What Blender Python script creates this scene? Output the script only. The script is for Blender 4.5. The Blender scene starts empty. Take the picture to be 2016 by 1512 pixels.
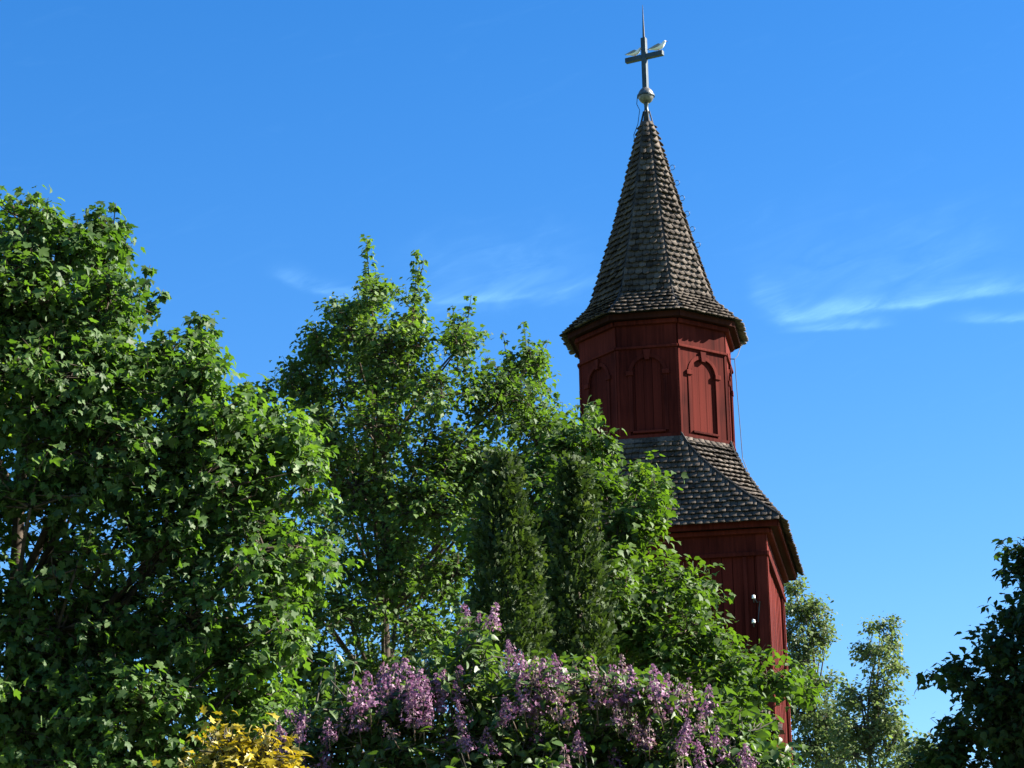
import bpy, math
import numpy as np
from mathutils import Matrix, Vector

rng = np.random.default_rng(11)
rad = math.radians
C = bpy.context.scene.collection
scene = bpy.context.scene

# ------------------------------------------------------------------ camera
F_PX, PITCH, ROLL, CAM = 4800.0, rad(17.0), 0.018588, np.array([0., 0., 1.6])
FWD = np.array([0, math.cos(PITCH), math.sin(PITCH)])
R0 = np.array([1., 0, 0])
U0 = np.array([0, -math.sin(PITCH), math.cos(PITCH)])
RIGHT = R0 * math.cos(ROLL) - U0 * math.sin(ROLL)
UP = R0 * math.sin(ROLL) + U0 * math.cos(ROLL)
cam_data = bpy.data.cameras.new('camera')
cam_data.sensor_width = 36.0
cam_data.lens = F_PX / 2016 * 36.0
cam_data.clip_start = 0.1
cam_data.clip_end = 8000
cam = bpy.data.objects.new('camera', cam_data)
C.objects.link(cam)
m = Matrix.Identity(4)
for i in range(3):
    m[i][0], m[i][1], m[i][2], m[i][3] = RIGHT[i], UP[i], -FWD[i], CAM[i]
cam.matrix_world = m
scene.camera = cam


def ray(px, py):
    d = FWD + RIGHT * ((px - 1008) / F_PX) + UP * ((756 - py) / F_PX)
    return d


def at(px, py, depth):
    """world point seen at a pixel, at the distance (y) of the thing it belongs to"""
    d = ray(px, py)
    return CAM + d * (depth / d[1])


def project(P):
    q = np.asarray(P, float) - CAM
    dd = q @ FWD
    return np.stack([1008 + F_PX * (q @ RIGHT) / dd, 756 - F_PX * (q @ UP) / dd, dd], -1)


def az_el(px, py):
    d = ray(px, py)
    d = d / np.linalg.norm(d)
    return math.atan2(d[0], d[1]), math.asin(d[2])


# ------------------------------------------------------------------ world, sun, exposure
SUN_AZ, SUN_EL = rad(84.5), rad(35.0)          # azimuth from +Y towards +X
SKY_STRENGTH, SUN_STRENGTH, EXPOSURE = 0.05, 5.0, 2.24
world = bpy.data.worlds.new('World')
scene.world = world
world.use_nodes = True
wn, wl = world.node_tree.nodes, world.node_tree.links
wn.clear()


def wmath(op, a, b=None, c=None):
    n = wn.new('ShaderNodeMath')
    n.operation = op
    for i, v in enumerate((a, b, c)):
        if v is None:
            continue
        if isinstance(v, (int, float)):
            n.inputs[i].default_value = v
        else:
            wl.new(v, n.inputs[i])
    return n.outputs[0]


out = wn.new('ShaderNodeOutputWorld')
bg = wn.new('ShaderNodeBackground')
bg.inputs['Strength'].default_value = SKY_STRENGTH
sky = wn.new('ShaderNodeTexSky')
sky.sky_type = 'NISHITA'
sky.sun_disc = False
sky.sun_elevation = SUN_EL
sky.sun_rotation = SUN_AZ
sky.altitude = 300
sky.air_density = 1.0
sky.dust_density = 0.25
sky.ozone_density = 3.0
hsv = wn.new('ShaderNodeHueSaturation')
hsv.inputs['Saturation'].default_value = 1.36
hsv.inputs['Value'].default_value = 1.0
hsv.inputs['Hue'].default_value = 0.507
wl.new(sky.outputs[0], hsv.inputs['Color'])
tc = wn.new('ShaderNodeTexCoord')
sep = wn.new('ShaderNodeSeparateXYZ')
wl.new(tc.outputs['Generated'], sep.inputs[0])
az = wmath('ARCTAN2', sep.outputs[0], sep.outputs[1])
el = wmath('ARCSINE', sep.outputs[2])
# streaky noise, long across the sky and thin in height
comb = wn.new('ShaderNodeCombineXYZ')
wl.new(wmath('MULTIPLY', az, 22.0), comb.inputs[0])
wl.new(wmath('ADD', wmath('MULTIPLY', el, 95.0), wmath('MULTIPLY', az, -24.0)), comb.inputs[1])
nz = wn.new('ShaderNodeTexNoise')
nz.inputs['Scale'].default_value = 1.0
nz.inputs['Detail'].default_value = 7.0
nz.inputs['Roughness'].default_value = 0.62
nz.inputs['Distortion'].default_value = 0.8
wl.new(comb.outputs[0], nz.inputs['Vector'])
noise = nz.outputs['Fac']
comb2 = wn.new('ShaderNodeCombineXYZ')
wl.new(wmath('MULTIPLY', az, 45.0), comb2.inputs[0])
wl.new(wmath('MULTIPLY', el, 70.0), comb2.inputs[1])
nz2 = wn.new('ShaderNodeTexNoise')
nz2.inputs['Scale'].default_value = 1.0
nz2.inputs['Detail'].default_value = 5.0
wl.new(comb2.outputs[0], nz2.inputs['Vector'])
wob = wmath('SUBTRACT', nz2.outputs['Fac'], 0.5)


def wisp(x0, y0, x1, y1, thick_px, amount, bend=0.0, below=0.35):
    """a thin cirrus streak between two directions; soft above its line, sharper below"""
    a0, e0 = az_el(x0, y0)
    a1, e1 = az_el(x1, y1)
    am, em, half = (a0 + a1) / 2, (e0 + e1) / 2, abs(a1 - a0) / 2
    slope = (e1 - e0) / (a1 - a0)
    th = thick_px / F_PX
    da = wmath('SUBTRACT', az, am)
    line = wmath('ADD', wmath('MULTIPLY', da, slope), em)
    line = wmath('ADD', line, wmath('MULTIPLY', wmath('MULTIPLY', da, da), bend))
    line = wmath('ADD', line, wmath('MULTIPLY', wob, th * 1.6))
    de = wmath('SUBTRACT', el, line)
    up = wmath('DIVIDE', wmath('MAXIMUM', de, 0.0), th)
    dn = wmath('DIVIDE', wmath('MINIMUM', de, 0.0), th * below)
    along = wmath('POWER', wmath('DIVIDE', wmath('ABSOLUTE', da), half), 4.0)
    g = wmath('ADD', wmath('ADD', wmath('MULTIPLY', up, up), wmath('MULTIPLY', dn, dn)), along)
    return wmath('MULTIPLY', wmath('EXPONENT', wmath('MULTIPLY', g, -1.0)), amount * .55)


wisps = [wisp(545, 548, 700, 588, 22, 0.26), wisp(640, 592, 1170, 588, 14, 0.17, 2.0),
         wisp(800, 585, 1170, 560, 90, 0.14), wisp(1480, 590, 1560, 612, 40, 0.20),
         wisp(1520, 625, 1760, 606, 26, 0.34), wisp(1680, 612, 2090, 556, 20, 0.36),
         wisp(1560, 650, 1740, 640, 14, 0.32), wisp(1890, 632, 2130, 624, 14, 0.32),
         wisp(1500, 560, 2000, 520, 110, 0.10),
         wisp(-500, 600, 100, 520, 26, 0.3), wisp(2200, 500, 2900, 560, 26, 0.35)]
tot = wisps[0]
for w_ in wisps[1:]:
    tot = wmath('ADD', tot, w_)
stre = wmath('MULTIPLY', wmath('MAXIMUM', wmath('SUBTRACT', noise, 0.30), 0.0), 3.0)
veil = wmath('MULTIPLY', wmath('MAXIMUM', wmath('SUBTRACT', noise, 0.58), 0.0), 0.05)
fac = wmath('MINIMUM', wmath('ADD', wmath('MULTIPLY', tot, stre), veil), 0.8)
mixc = wn.new('ShaderNodeMixRGB')
mixc.inputs['Color2'].default_value = (3.6, 6.8, 9.4, 1)
wl.new(fac, mixc.inputs['Fac'])
wl.new(hsv.outputs[0], mixc.inputs['Color1'])
wl.new(mixc.outputs[0], bg.inputs['Color'])
wl.new(bg.outputs[0], out.inputs['Surface'])

sun_data = bpy.data.lights.new('sun', 'SUN')
sun_data.energy = SUN_STRENGTH
sun_data.angle = rad(0.5)
sun_data.color = (1.0, 0.94, 0.84)
sun = bpy.data.objects.new('sun', sun_data)
C.objects.link(sun)
SUN_DIR = Vector((math.sin(SUN_AZ) * math.cos(SUN_EL), math.cos(SUN_AZ) * math.cos(SUN_EL), math.sin(SUN_EL)))
sun.rotation_euler = SUN_DIR.to_track_quat('Z', 'Y').to_euler()
sun.location = (40, 0, 40)
vs = scene.view_settings
vs.view_transform = 'Standard'
vs.look = 'None'
vs.exposure = EXPOSURE
vs.gamma = 1.0
vs.use_curve_mapping = False


# ------------------------------------------------------------------ helpers
def tag(o, label=None, cat=None, group=None, kind=None):
    if label: o['label'] = label
    if cat: o['category'] = cat
    if group: o['group'] = group
    if kind: o['kind'] = kind
    return o


def empty(name, loc, rz=0.0):
    o = bpy.data.objects.new(name, None)
    o.empty_display_size = 0.3
    o.location = [float(v) for v in loc]
    o.rotation_euler = (0, 0, rz)
    C.objects.link(o)
    return o


def link_mesh(name, me, parent=None):
    o = bpy.data.objects.new(name, me)
    C.objects.link(o)
    if parent is not None:
        o.parent = parent
    return o


class MB:
    """collects shapes for ONE mesh object"""
    def __init__(self):
        self.v, self.f = [], []

    def add(self, verts, faces):
        n = len(self.v)
        self.v += [tuple(float(c) for c in p) for p in verts]
        self.f += [tuple(i + n for i in f) for f in faces]
        return self

    def box(self, o, ax, ay, az_, sx, sy, sz):
        o, ax, ay, az_ = (np.asarray(q, float) for q in (o, ax, ay, az_))
        vs_ = [o + ax * sx * i + ay * sy * j + az_ * sz * k for k in (-.5, .5) for j in (-.5, .5) for i in (-.5, .5)]
        return self.add(vs_, [(0, 2, 3, 1), (4, 5, 7, 6), (0, 1, 5, 4), (2, 6, 7, 3), (0, 4, 6, 2), (1, 3, 7, 5)])

    def prism(self, pts, off):
        """closed polygon pts pushed along the vector off"""
        n = len(pts)
        P = [np.asarray(p, float) for p in pts]
        off = np.asarray(off, float)
        return self.add(P + [p + off for p in P],
                        [tuple(range(n))[::-1], tuple(range(n, 2 * n))] +
                        [(i, (i + 1) % n, n + (i + 1) % n, n + i) for i in range(n)])

    def rings(self, rings, cap=True):
        n = len(rings[0])
        V = [p for r in rings for p in r]
        Fs = []
        for k in range(len(rings) - 1):
            for i in range(n):
                j = (i + 1) % n
                Fs.append((k * n + i, k * n + j, (k + 1) * n + j, (k + 1) * n + i))
        if cap:
            Fs.append(tuple(range(n))[::-1])
            Fs.append(tuple(range((len(rings) - 1) * n, len(rings) * n)))
        return self.add(V, Fs)

    def tube(self, pts, radii, sides=6, cap=True):
        pts = [np.asarray(p, float) for p in pts]
        if np.isscalar(radii): radii = [radii] * len(pts)
        rs = []
        for i, p in enumerate(pts):
            t = pts[min(i + 1, len(pts) - 1)] - pts[max(i - 1, 0)]
            t = t / (np.linalg.norm(t) + 1e-9)
            a = np.array([1., 0, 0]) if abs(t[0]) < .8 else np.array([0, 1., 0])
            u = np.cross(t, a); u /= np.linalg.norm(u)
            w = np.cross(t, u)
            rs.append([p + radii[i] * (u * math.cos(2 * math.pi * k / sides) + w * math.sin(2 * math.pi * k / sides)) for k in range(sides)])
        return self.rings(rs, cap)

    def lathe(self, prof, centre, sides=20):
        c = np.asarray(centre, float)
        return self.rings([[c + [r * math.cos(2 * math.pi * k / sides), r * math.sin(2 * math.pi * k / sides), z] for k in range(sides)] for r, z in prof])

    def build(self, name, mat, parent=None, smooth=False, bevel=0.0):
        me = bpy.data.meshes.new(name)
        me.from_pydata(self.v, [], self.f)
        me.materials.append(mat)
        if smooth:
            me.polygons.foreach_set('use_smooth', [True] * len(me.polygons))
        me.update()
        o = link_mesh(name, me, parent)
        if bevel:
            b = o.modifiers.new('bevel', 'BEVEL'); b.width = bevel; b.segments = 2
        return o


def tri_mesh(name, V, T, mat, tint=None, smooth=False):
    V = np.ascontiguousarray(V, np.float32).reshape(-1, 3)
    T = np.ascontiguousarray(T, np.int32).reshape(-1, 3)
    me = bpy.data.meshes.new(name)
    me.vertices.add(len(V)); me.vertices.foreach_set('co', V.ravel())
    me.loops.add(len(T) * 3); me.loops.foreach_set('vertex_index', T.ravel())
    me.polygons.add(len(T)); me.polygons.foreach_set('loop_start', np.arange(0, len(T) * 3, 3, dtype=np.int32))
    if smooth:
        me.polygons.foreach_set('use_smooth', np.ones(len(T), bool))
    if tint is not None:
        a = me.attributes.new('tint', 'FLOAT', 'POINT')
        a.data.foreach_set('value', np.ascontiguousarray(tint, np.float32))
    me.materials.append(mat)
    me.update(calc_edges=True)
    return me


def scatter(single, mass, tmpl, M, P, tint, mat, parent, pick, smooth=False, variants=6):
    """many alike pieces: those in `pick` become parts of their own (shared meshes), the rest one part of kind stuff"""
    V, T = tmpl
    N = len(P)
    pick = np.asarray(pick, int)
    rest = np.ones(N, bool); rest[pick] = False
    if rest.any():
        vv = np.einsum('nij,vj->nvi', M[rest], V) + P[rest][:, None, :]
        n = len(vv)
        tt = (T[None] + (np.arange(n) * len(V))[:, None, None]).reshape(-1, 3)
        me = tri_mesh(mass, vv.reshape(-1, 3), tt, mat, np.repeat(tint[rest], len(V)), smooth)
        tag(link_mesh(mass, me, parent), kind='stuff')
    vm = [tri_mesh(single, V, T, mat, np.full(len(V), (k + .5) / variants), smooth) for k in range(variants)] if len(pick) else []
    for i in pick:
        o = link_mesh(single, vm[min(variants - 1, int(max(0, tint[i]) * variants))], parent)
        mm = Matrix.Identity(4)
        for r in range(3):
            for c in range(3):
                mm[r][c] = M[i, r, c]
            mm[r][3] = P[i, r]
        o.matrix_local = mm


def norm(a):
    return a / (np.linalg.norm(a, axis=-1, keepdims=True) + 1e-9)


# ------------------------------------------------------------------ materials
def new_mat(name):
    mt = bpy.data.materials.new(name)
    mt.use_nodes = True
    nt = mt.node_tree
    return mt, nt.nodes, nt.links, nt.nodes['Principled BSDF']


def ramp(nodes, stops):
    r = nodes.new('ShaderNodeValToRGB')
    el_ = r.color_ramp.elements
    while len(el_) > 1: el_.remove(el_[-1])
    el_[0].position, el_[0].color = stops[0][0], (*stops[0][1], 1)
    for p_, c_ in stops[1:]:
        e = el_.new(p_); e.color = (*c_, 1)
    return r


def leaf_mat(name, stops, trans, rough=0.42, spec=0.5, under=1.25, tmix=0.35):
    mt, n, l, b = new_mat(name)
    at_ = n.new('ShaderNodeAttribute'); at_.attribute_name = 'tint'
    r = ramp(n, stops); l.new(at_.outputs['Fac'], r.inputs[0])
    geo = n.new('ShaderNodeNewGeometry')
    br = n.new('ShaderNodeMixRGB'); br.blend_type = 'MIX'
    pale = n.new('ShaderNodeHueSaturation'); pale.inputs['Saturation'].default_value = 0.75; pale.inputs['Value'].default_value = under
    l.new(r.outputs[0], pale.inputs['Color'])
    l.new(geo.outputs['Backfacing'], br.inputs['Fac'])
    l.new(r.outputs[0], br.inputs['Color1']); l.new(pale.outputs[0], br.inputs['Color2'])
    l.new(br.outputs[0], b.inputs['Base Color'])
    b.inputs['Roughness'].default_value = rough
    b.inputs['Specular IOR Level'].default_value = spec
    tr = n.new('ShaderNodeBsdfTranslucent')
    tm = n.new('ShaderNodeMixRGB'); tm.blend_type = 'MULTIPLY'; tm.inputs['Fac'].default_value = 1
    tm.inputs['Color2'].default_value = (*trans, 1)
    l.new(r.outputs[0], tm.inputs['Color1']); l.new(tm.outputs[0], tr.inputs['Color'])
    mx = n.new('ShaderNodeMixShader'); mx.inputs[0].default_value = tmix
    l.new(b.outputs[0], mx.inputs[1]); l.new(tr.outputs[0], mx.inputs[2])
    l.new(mx.outputs[0], n['Material Output'].inputs['Surface'])
    return mt


def wood_mat(name, dark, light, scale=3.0, stretch=0.06, rough=0.85, spread=0.25, attr=None):
    """painted or weathered boards: grain along z of the object, a tone of its own for each board"""
    mt, n, l, b = new_mat(name)
    tc_ = n.new('ShaderNodeTexCoord'); mp = n.new('ShaderNodeMapping')
    mp.inputs['Scale'].default_value = (scale * 6, scale * 6, scale * 6 * stretch)
    oi = n.new('ShaderNodeObjectInfo')
    l.new(tc_.outputs['Object'], mp.inputs[0])
    addv = n.new('ShaderNodeVectorMath'); addv.operation = 'ADD'
    cmb = n.new('ShaderNodeCombineXYZ')
    mul = n.new('ShaderNodeMath'); mul.operation = 'MULTIPLY'; mul.inputs[1].default_value = 37.0
    l.new(oi.outputs['Random'], mul.inputs[0])
    l.new(mul.outputs[0], cmb.inputs[0]); l.new(mul.outputs[0], cmb.inputs[2])
    l.new(mp.outputs[0], addv.inputs[0]); l.new(cmb.outputs[0], addv.inputs[1])
    nz_ = n.new('ShaderNodeTexNoise'); nz_.inputs['Scale'].default_value = 1; nz_.inputs['Detail'].default_value = 6
    l.new(addv.outputs[0], nz_.inputs['Vector'])
    big = n.new('ShaderNodeTexNoise'); big.inputs['Scale'].default_value = 0.7; big.inputs['Detail'].default_value = 4
    l.new(tc_.outputs['Object'], big.inputs['Vector'])
    s1 = n.new('ShaderNodeMath'); s1.operation = 'MULTIPLY_ADD'; s1.inputs[1].default_value = spread
    l.new(oi.outputs['Random'] if not attr else n.new('ShaderNodeAttribute').outputs['Fac'], s1.inputs[0])
    if attr:
        [k for k in n if k.type == 'ATTRIBUTE'][0].attribute_name = attr
    s2 = n.new('ShaderNodeMath'); s2.operation = 'MULTIPLY_ADD'; s2.inputs[1].default_value = 0.65
    l.new(nz_.outputs['Fac'], s2.inputs[0]); l.new(big.outputs['Fac'], s2.inputs[2])
    l.new(s2.outputs[0], s1.inputs[2])
    r = ramp(n, [(0.0, dark), (1.0, light)])
    mr = n.new('ShaderNodeMapRange')
    lo, hi = (0.62, 1.12) if spread < .4 else (0.65, 1.38)
    mr.inputs[1].default_value, mr.inputs[2].default_value = lo, hi
    l.new(s1.outputs[0], mr.inputs[0])
    l.new(mr.outputs[0], r.inputs[0])
    l.new(r.outputs[0], b.inputs['Base Color'])
    b.inputs['Roughness'].default_value = rough
    b.inputs['Specular IOR Level'].default_value = 0.04
    bp = n.new('ShaderNodeBump'); bp.inputs['Strength'].default_value = 0.35; bp.inputs['Distance'].default_value = 0.01
    l.new(nz_.outputs['Fac'], bp.inputs['Height']); l.new(bp.outputs[0], b.inputs['Normal'])
    return mt


def plain_mat(name, col, rough=0.6, metal=0.0, noise_amt=0.25, scale=8.0, spec=0.5):
    mt, n, l, b = new_mat(name)
    nz_ = n.new('ShaderNodeTexNoise'); nz_.inputs['Scale'].default_value = scale; nz_.inputs['Detail'].default_value = 5
    tc_ = n.new('ShaderNodeTexCoord'); l.new(tc_.outputs['Object'], nz_.inputs['Vector'])
    r = ramp(n, [(0.25, tuple(c * (1 - noise_amt) for c in col)), (0.75, tuple(min(1, c * (1 + noise_amt)) for c in col))])
    l.new(nz_.outputs['Fac'], r.inputs[0]); l.new(r.outputs[0], b.inputs['Base Color'])
    b.inputs['Roughness'].default_value = rough; b.inputs['Metallic'].default_value = metal
    b.inputs['Specular IOR Level'].default_value = spec
    return mt


M_RED = wood_mat('red painted boards', (0.019, 0.0032, 0.0028), (0.088, 0.0145, 0.0105))
M_REDTRIM = wood_mat('red painted trim', (0.024, 0.0042, 0.0036), (0.096, 0.017, 0.0125))
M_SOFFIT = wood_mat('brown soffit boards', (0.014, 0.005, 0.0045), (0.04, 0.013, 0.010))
M_SHINGLE = wood_mat('weathered shingles', (0.006, 0.0052, 0.0048), (0.122, 0.103, 0.087), scale=2.0, spread=0.55, attr='tint', stretch=0.4)
M_TAR = plain_mat('dark hip board', (0.03, 0.026, 0.024), 0.8)
M_COPPER = plain_mat('verdigris metal', (0.03, 0.045, 0.05), 0.5, 0.3, 0.4)
M_BALL = plain_mat('worn metal ball', (0.12, 0.12, 0.115), 0.42, 0.4, 0.6, 14)
M_WIRE = plain_mat('dark wire', (0.03, 0.035, 0.04), 0.5, 0.5)
M_PORC = plain_mat('white porcelain', (0.8, 0.8, 0.78), 0.25, 0, 0.04)
M_BARK = plain_mat('bark', (0.055, 0.042, 0.032), 0.95, 0, 0.6, 14, 0.15)
M_BARK2 = plain_mat('grey bark', (0.085, 0.075, 0.062), 0.95, 0, 0.6, 14, 0.15)
M_GULLW = plain_mat('white feathers', (0.8, 0.8, 0.78), 0.8, 0, 0.05)
M_GULLG = plain_mat('grey feathers', (0.22, 0.24, 0.26), 0.8, 0, 0.2)
M_BEAK = plain_mat('beak', (0.3, 0.06, 0.03), 0.5)
M_MAPLE = leaf_mat('maple leaves', [(0, (0.018, 0.042, 0.011)), (0.6, (0.055, 0.102, 0.024)), (0.88, (0.10, 0.155, 0.036)), (1, (0.21, 0.25, 0.10))], (2.0, 2.3, 0.5), rough=0.55, spec=.22)  # palest end stop: glossy specks of the leaves put into their colour
M_MID = leaf_mat('middle tree leaves', [(0, (0.024, 0.052, 0.014)), (0.8, (0.078, 0.132, 0.028)), (1, (0.14, 0.185, 0.044))], (1.9, 2.1, 0.5), rough=0.6, spec=.25)
M_LIME = leaf_mat('light leaves', [(0, (0.020, 0.046, 0.010)), (0.8, (0.060, 0.106, 0.018)), (1, (0.115, 0.158, 0.03))], (1.9, 2.1, 0.45), rough=0.6, spec=.25)
M_SHADELEAF = leaf_mat('shade-darkened leaves', [(0, (0.012, 0.026, 0.010)), (1, (0.034, 0.06, 0.018))], (1.8, 2.2, 0.6), rough=0.6, spec=.15, tmix=0.3)  # self-shade of the right-hand maple put into its leaf colour
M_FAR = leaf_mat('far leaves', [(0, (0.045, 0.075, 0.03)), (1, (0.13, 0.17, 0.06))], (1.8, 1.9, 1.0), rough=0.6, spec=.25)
M_LILAC = leaf_mat('lilac leaves', [(0, (0.016, 0.036, 0.010)), (0.8, (0.055, 0.10, 0.018)), (1, (0.13, 0.165, 0.04))], (1.9, 2.0, 0.6), rough=0.5, spec=.4)
M_GOLD = leaf_mat('golden leaves', [(0, (0.10, 0.105, 0.006)), (0.35, (0.24, 0.195, 0.005)), (0.9, (0.36, 0.27, 0.006)), (1, (0.30, 0.25, 0.03))], (1.3, 1.2, 0.6), rough=0.5, tmix=0.3)
M_THUJA = leaf_mat('thuja sprays', [(0, (0.010, 0.022, 0.006)), (0.8, (0.046, 0.074, 0.014)), (1, (0.10, 0.125, 0.03))], (1.5, 1.6, 0.7), rough=0.7, spec=.2, tmix=0.25)
M_PETAL = leaf_mat('lilac petals', [(0, (0.13, 0.045, 0.105)), (0.6, (0.23, 0.10, 0.185)), (0.85, (0.36, 0.20, 0.29)), (1, (0.15, 0.10, 0.06))], (1.0, 0.9, 1.0), rough=0.6, under=1.0, tmix=0.35)

# ------------------------------------------------------------------ ground
mt, n, l, b = new_mat('mown grass')
nz_ = n.new('ShaderNodeTexNoise'); nz_.inputs['Scale'].default_value = 0.4; nz_.inputs['Detail'].default_value = 9
tc_ = n.new('ShaderNodeTexCoord'); l.new(tc_.outputs['Object'], nz_.inputs['Vector'])
r = ramp(n, [(0.3, (0.035, 0.06, 0.018)), (0.7, (0.08, 0.11, 0.03))])
l.new(nz_.outputs['Fac'], r.inputs[0]); l.new(r.outputs[0], b.inputs['Base Color']); b.inputs['Roughness'].default_value = 0.95
g = MB()
G = 24
xs = np.linspace(-1, 1, G + 1); xs = np.sign(xs) * np.abs(xs) ** 3 * 3000
vv = [(x, y, -0.02 + 0.00002 * 0) for y in xs for x in xs]
ff = [(j * (G + 1) + i, j * (G + 1) + i + 1, (j + 1) * (G + 1) + i + 1, (j + 1) * (G + 1) + i) for j in range(G) for i in range(G)]
g.add(vv, ff)
tag(g.build('ground', mt), kind='structure')

# ------------------------------------------------------------------ bell tower
X0, Y0, A0 = 3.0961, 50.0, 0.21827
Re, ze, zap = 1.957, 17.88, 23.12
Rs, zf, zb = 1.674, 17.15, 15.19
hq, zq = 3.7413 / math.sqrt(2), 13.087       # lower eave half side, height
hw, zw = 3.2674 / math.sqrt(2), 12.423       # lower wall half side, frieze foot
TH = A0 - math.pi / 8
tower = empty('bell_tower', (X0, Y0, 0), TH)
tag(tower, 'red wooden bell tower with shingled spire, octagonal lantern and cross on top', 'bell tower')
Zv = np.array([0., 0, 1])


def side(k, n=8):
    """outward normal and right-hand direction of side k (k=0 faces -Y)"""
    a_ = 2 * math.pi * k / n
    nn = np.array([math.sin(a_), -math.cos(a_), 0])
    rr = np.array([math.cos(a_), math.sin(a_), 0])
    return nn, rr


def octpt(k, R, z):
    """octagon corner between side k and k+1"""
    a_ = 2 * math.pi * (k + .5) / 8
    return np.array([R * math.sin(a_), -R * math.cos(a_), z])


# --- lower wall: a core box, boards, corner boards, friezes
core = MB(); core.box((0, 0, (zq - .1) / 2), (1, 0, 0), (0, 1, 0), Zv, 2 * hw - .12, 2 * hw - .12, zq - .1)
lower = core.build('lower_wall', M_RED, tower)
pl_h = zq - .06
pm = []
for k in range(4):
    t = 0.028 + 0.006 * k
    pm.append(MB().box((0, 0, pl_h / 2), (1, 0, 0), (0, 1, 0), Zv, 1.0, t, pl_h).build('plank', M_RED, lower, bevel=0).data)
for o in list(lower.children): bpy.data.objects.remove(o)
for k in range(4):
    nn, rr = side(k, 4)
    n_p = 21
    w = (2 * hw - .02) / n_p
    for i in range(n_p):
        o = link_mesh('plank', pm[int(rng.integers(4))], lower)
        u = -hw + .01 + w * (i + .5)
        o.location = nn * (hw - .045 + rng.uniform(-.004, .004)) + rr * u
        o.rotation_euler = (0, 0, 2 * math.pi * k / 4)
        o.scale = (w - .012 - rng.uniform(0, .006), 1, 1)
    # frieze and architrave strip
    MB().box(nn * (hw + .0) + Zv * ((zw + zq) / 2 - .02), rr, nn, Zv, 2 * hw - .3, .06, zq - zw - .05).build('frieze', M_REDTRIM, lower)
    MB().box(nn * (hw + .03) + Zv * (zw + .03), rr, nn, Zv, 2 * hw - .29, .07, .08).build('frieze_moulding', M_REDTRIM, lower, bevel=.008)
    # corner boards either side of the corner
    for s in (-1, 1):
        MB().box(nn * (hw + .012) + rr * s * (hw - .08) + Zv * (pl_h / 2), rr, nn, Zv, .2, .055, pl_h).build('corner_board', M_REDTRIM, lower)
        MB().box(nn * (hw + .03) + rr * s * (hw - .075) + Zv * (zw + .03), rr, nn, Zv, .26, .09, .09).build('corner_capital', M_REDTRIM, lower, bevel=.008)
        MB().box(nn * (hw + .005) + rr * s * (hw - .42) + Zv * (zw / 2), rr, nn, Zv, .07, .05, zw - .05).build('batten', M_REDTRIM, lower)
# lower eave: soffit, fascia
sf = MB()
for k in range(4):
    nn, rr = side(k, 4)
    zi = zq - .13
    sf.prism([nn * hw - rr * hw + Zv * zi, nn * hw + rr * hw + Zv * zi, nn * (hq - .06) + rr * (hq - .06) + Zv * zi, nn * (hq - .06) - rr * (hq - .06) + Zv * zi], Zv * .03)
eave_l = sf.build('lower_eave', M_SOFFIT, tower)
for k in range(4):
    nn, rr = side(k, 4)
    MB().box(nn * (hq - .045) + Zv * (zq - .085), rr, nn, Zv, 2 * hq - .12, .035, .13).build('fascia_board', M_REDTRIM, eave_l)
    MB().box(nn * (hw + .09) + Zv * (zq - .19), rr, nn, Zv, 2 * hw + .2, .12, .10).build('bed_moulding', M_REDTRIM, eave_l, bevel=.02)

# --- shingle template (x across, y down the slope, z out)
sh2 = [(-.5, 0), (.5, 0), (.5, .58), (.5, .80), (.36, .93), (.15, .99), (-.15, .99), (-.36, .93), (-.5, .80), (-.5, .58)]


def curl(y):
    return 1.75 * max(0., (y - .58) / .42) ** 1.2          # weathered: the foot bends outward


SV = np.array([(x, y, 1.0 + curl(y)) for x, y in sh2] + [(x, y, curl(y)) for x, y in sh2])
ST = [(0, 2, 1), (0, 9, 2), (10, 11, 12), (10, 12, 19)]
for i in range(3, 9):
    ST += [(2, i + 1, i), (12, 10 + i, 11 + i)]
for i in range(10):
    j = (i + 1) % 10
    ST += [(i, j, 10 + j), (i, 10 + j, 10 + i)]
SHINGLE = (SV, np.array(ST))
SV2 = SV.copy(); SV2[:, 1] = np.where(SV2[:, 1] > .7, .93 + (SV2[:, 1] - .8) * .35, SV2[:, 1])   # squarer foot
SHINGLE_SQ = (SV2, SHINGLE[1])


def shingle_rows(facet, rows, width, length, thick, jit):
    """facet(row) -> centre point, half length, across dir, normal, down dir; returns basis, position, tint"""
    Ms, Ps, Ts, rowid = [], [], [], []
    for ri in range(rows):
        c, half, ex, nn, dn = facet(ri)
        if half < .015: continue
        n_ = max(1, round(2 * half / width))
        w = 2 * half / n_
        spans = [(-half + w * i, -half + w * (i + 1)) for i in range(n_)]
        if ri % 2 and n_ > 1:
            spans = [(-half, -half + w * .5)] + [(-half + w * (i + .5), -half + w * (i + 1.5)) for i in range(n_ - 1)] + [(half - w * .5, half)]
        for (u0, u1) in spans:
            tau = min(.30, thick / (length / 1.9) * .55) + rng.normal(0, .022 * jit)
            yaw = rng.normal(0, .02 * jit)
            d2 = dn * math.cos(tau) + nn * math.sin(tau) + ex * yaw
            d2 /= np.linalg.norm(d2)
            n2 = np.cross(ex, d2); n2 /= np.linalg.norm(n2)
            if n2 @ nn < 0: n2 = -n2
            L = length * (1 + rng.normal(0, .025 * jit))
            back_ = .52
            if ri == rows - 1:
                L, back_ = L * .55, .06
            Ms.append(np.stack([ex * (u1 - u0) * .95, d2 * L, n2 * thick], -1))
            Ps.append(c + ex * (u0 + u1) / 2 - dn * (length * back_) + nn * rng.uniform(0, .004))
            Ts.append(rng.beta(2.2, 2.4))
            rowid.append(ri)
    return np.array(Ms), np.array(Ps), np.array(Ts), rowid


# --- skirt roof between the square tower and the octagon
ap_s, ls_s = Rs * math.cos(math.pi / 8), Rs * math.sin(math.pi / 8)
ZT = zb + .02


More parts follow.
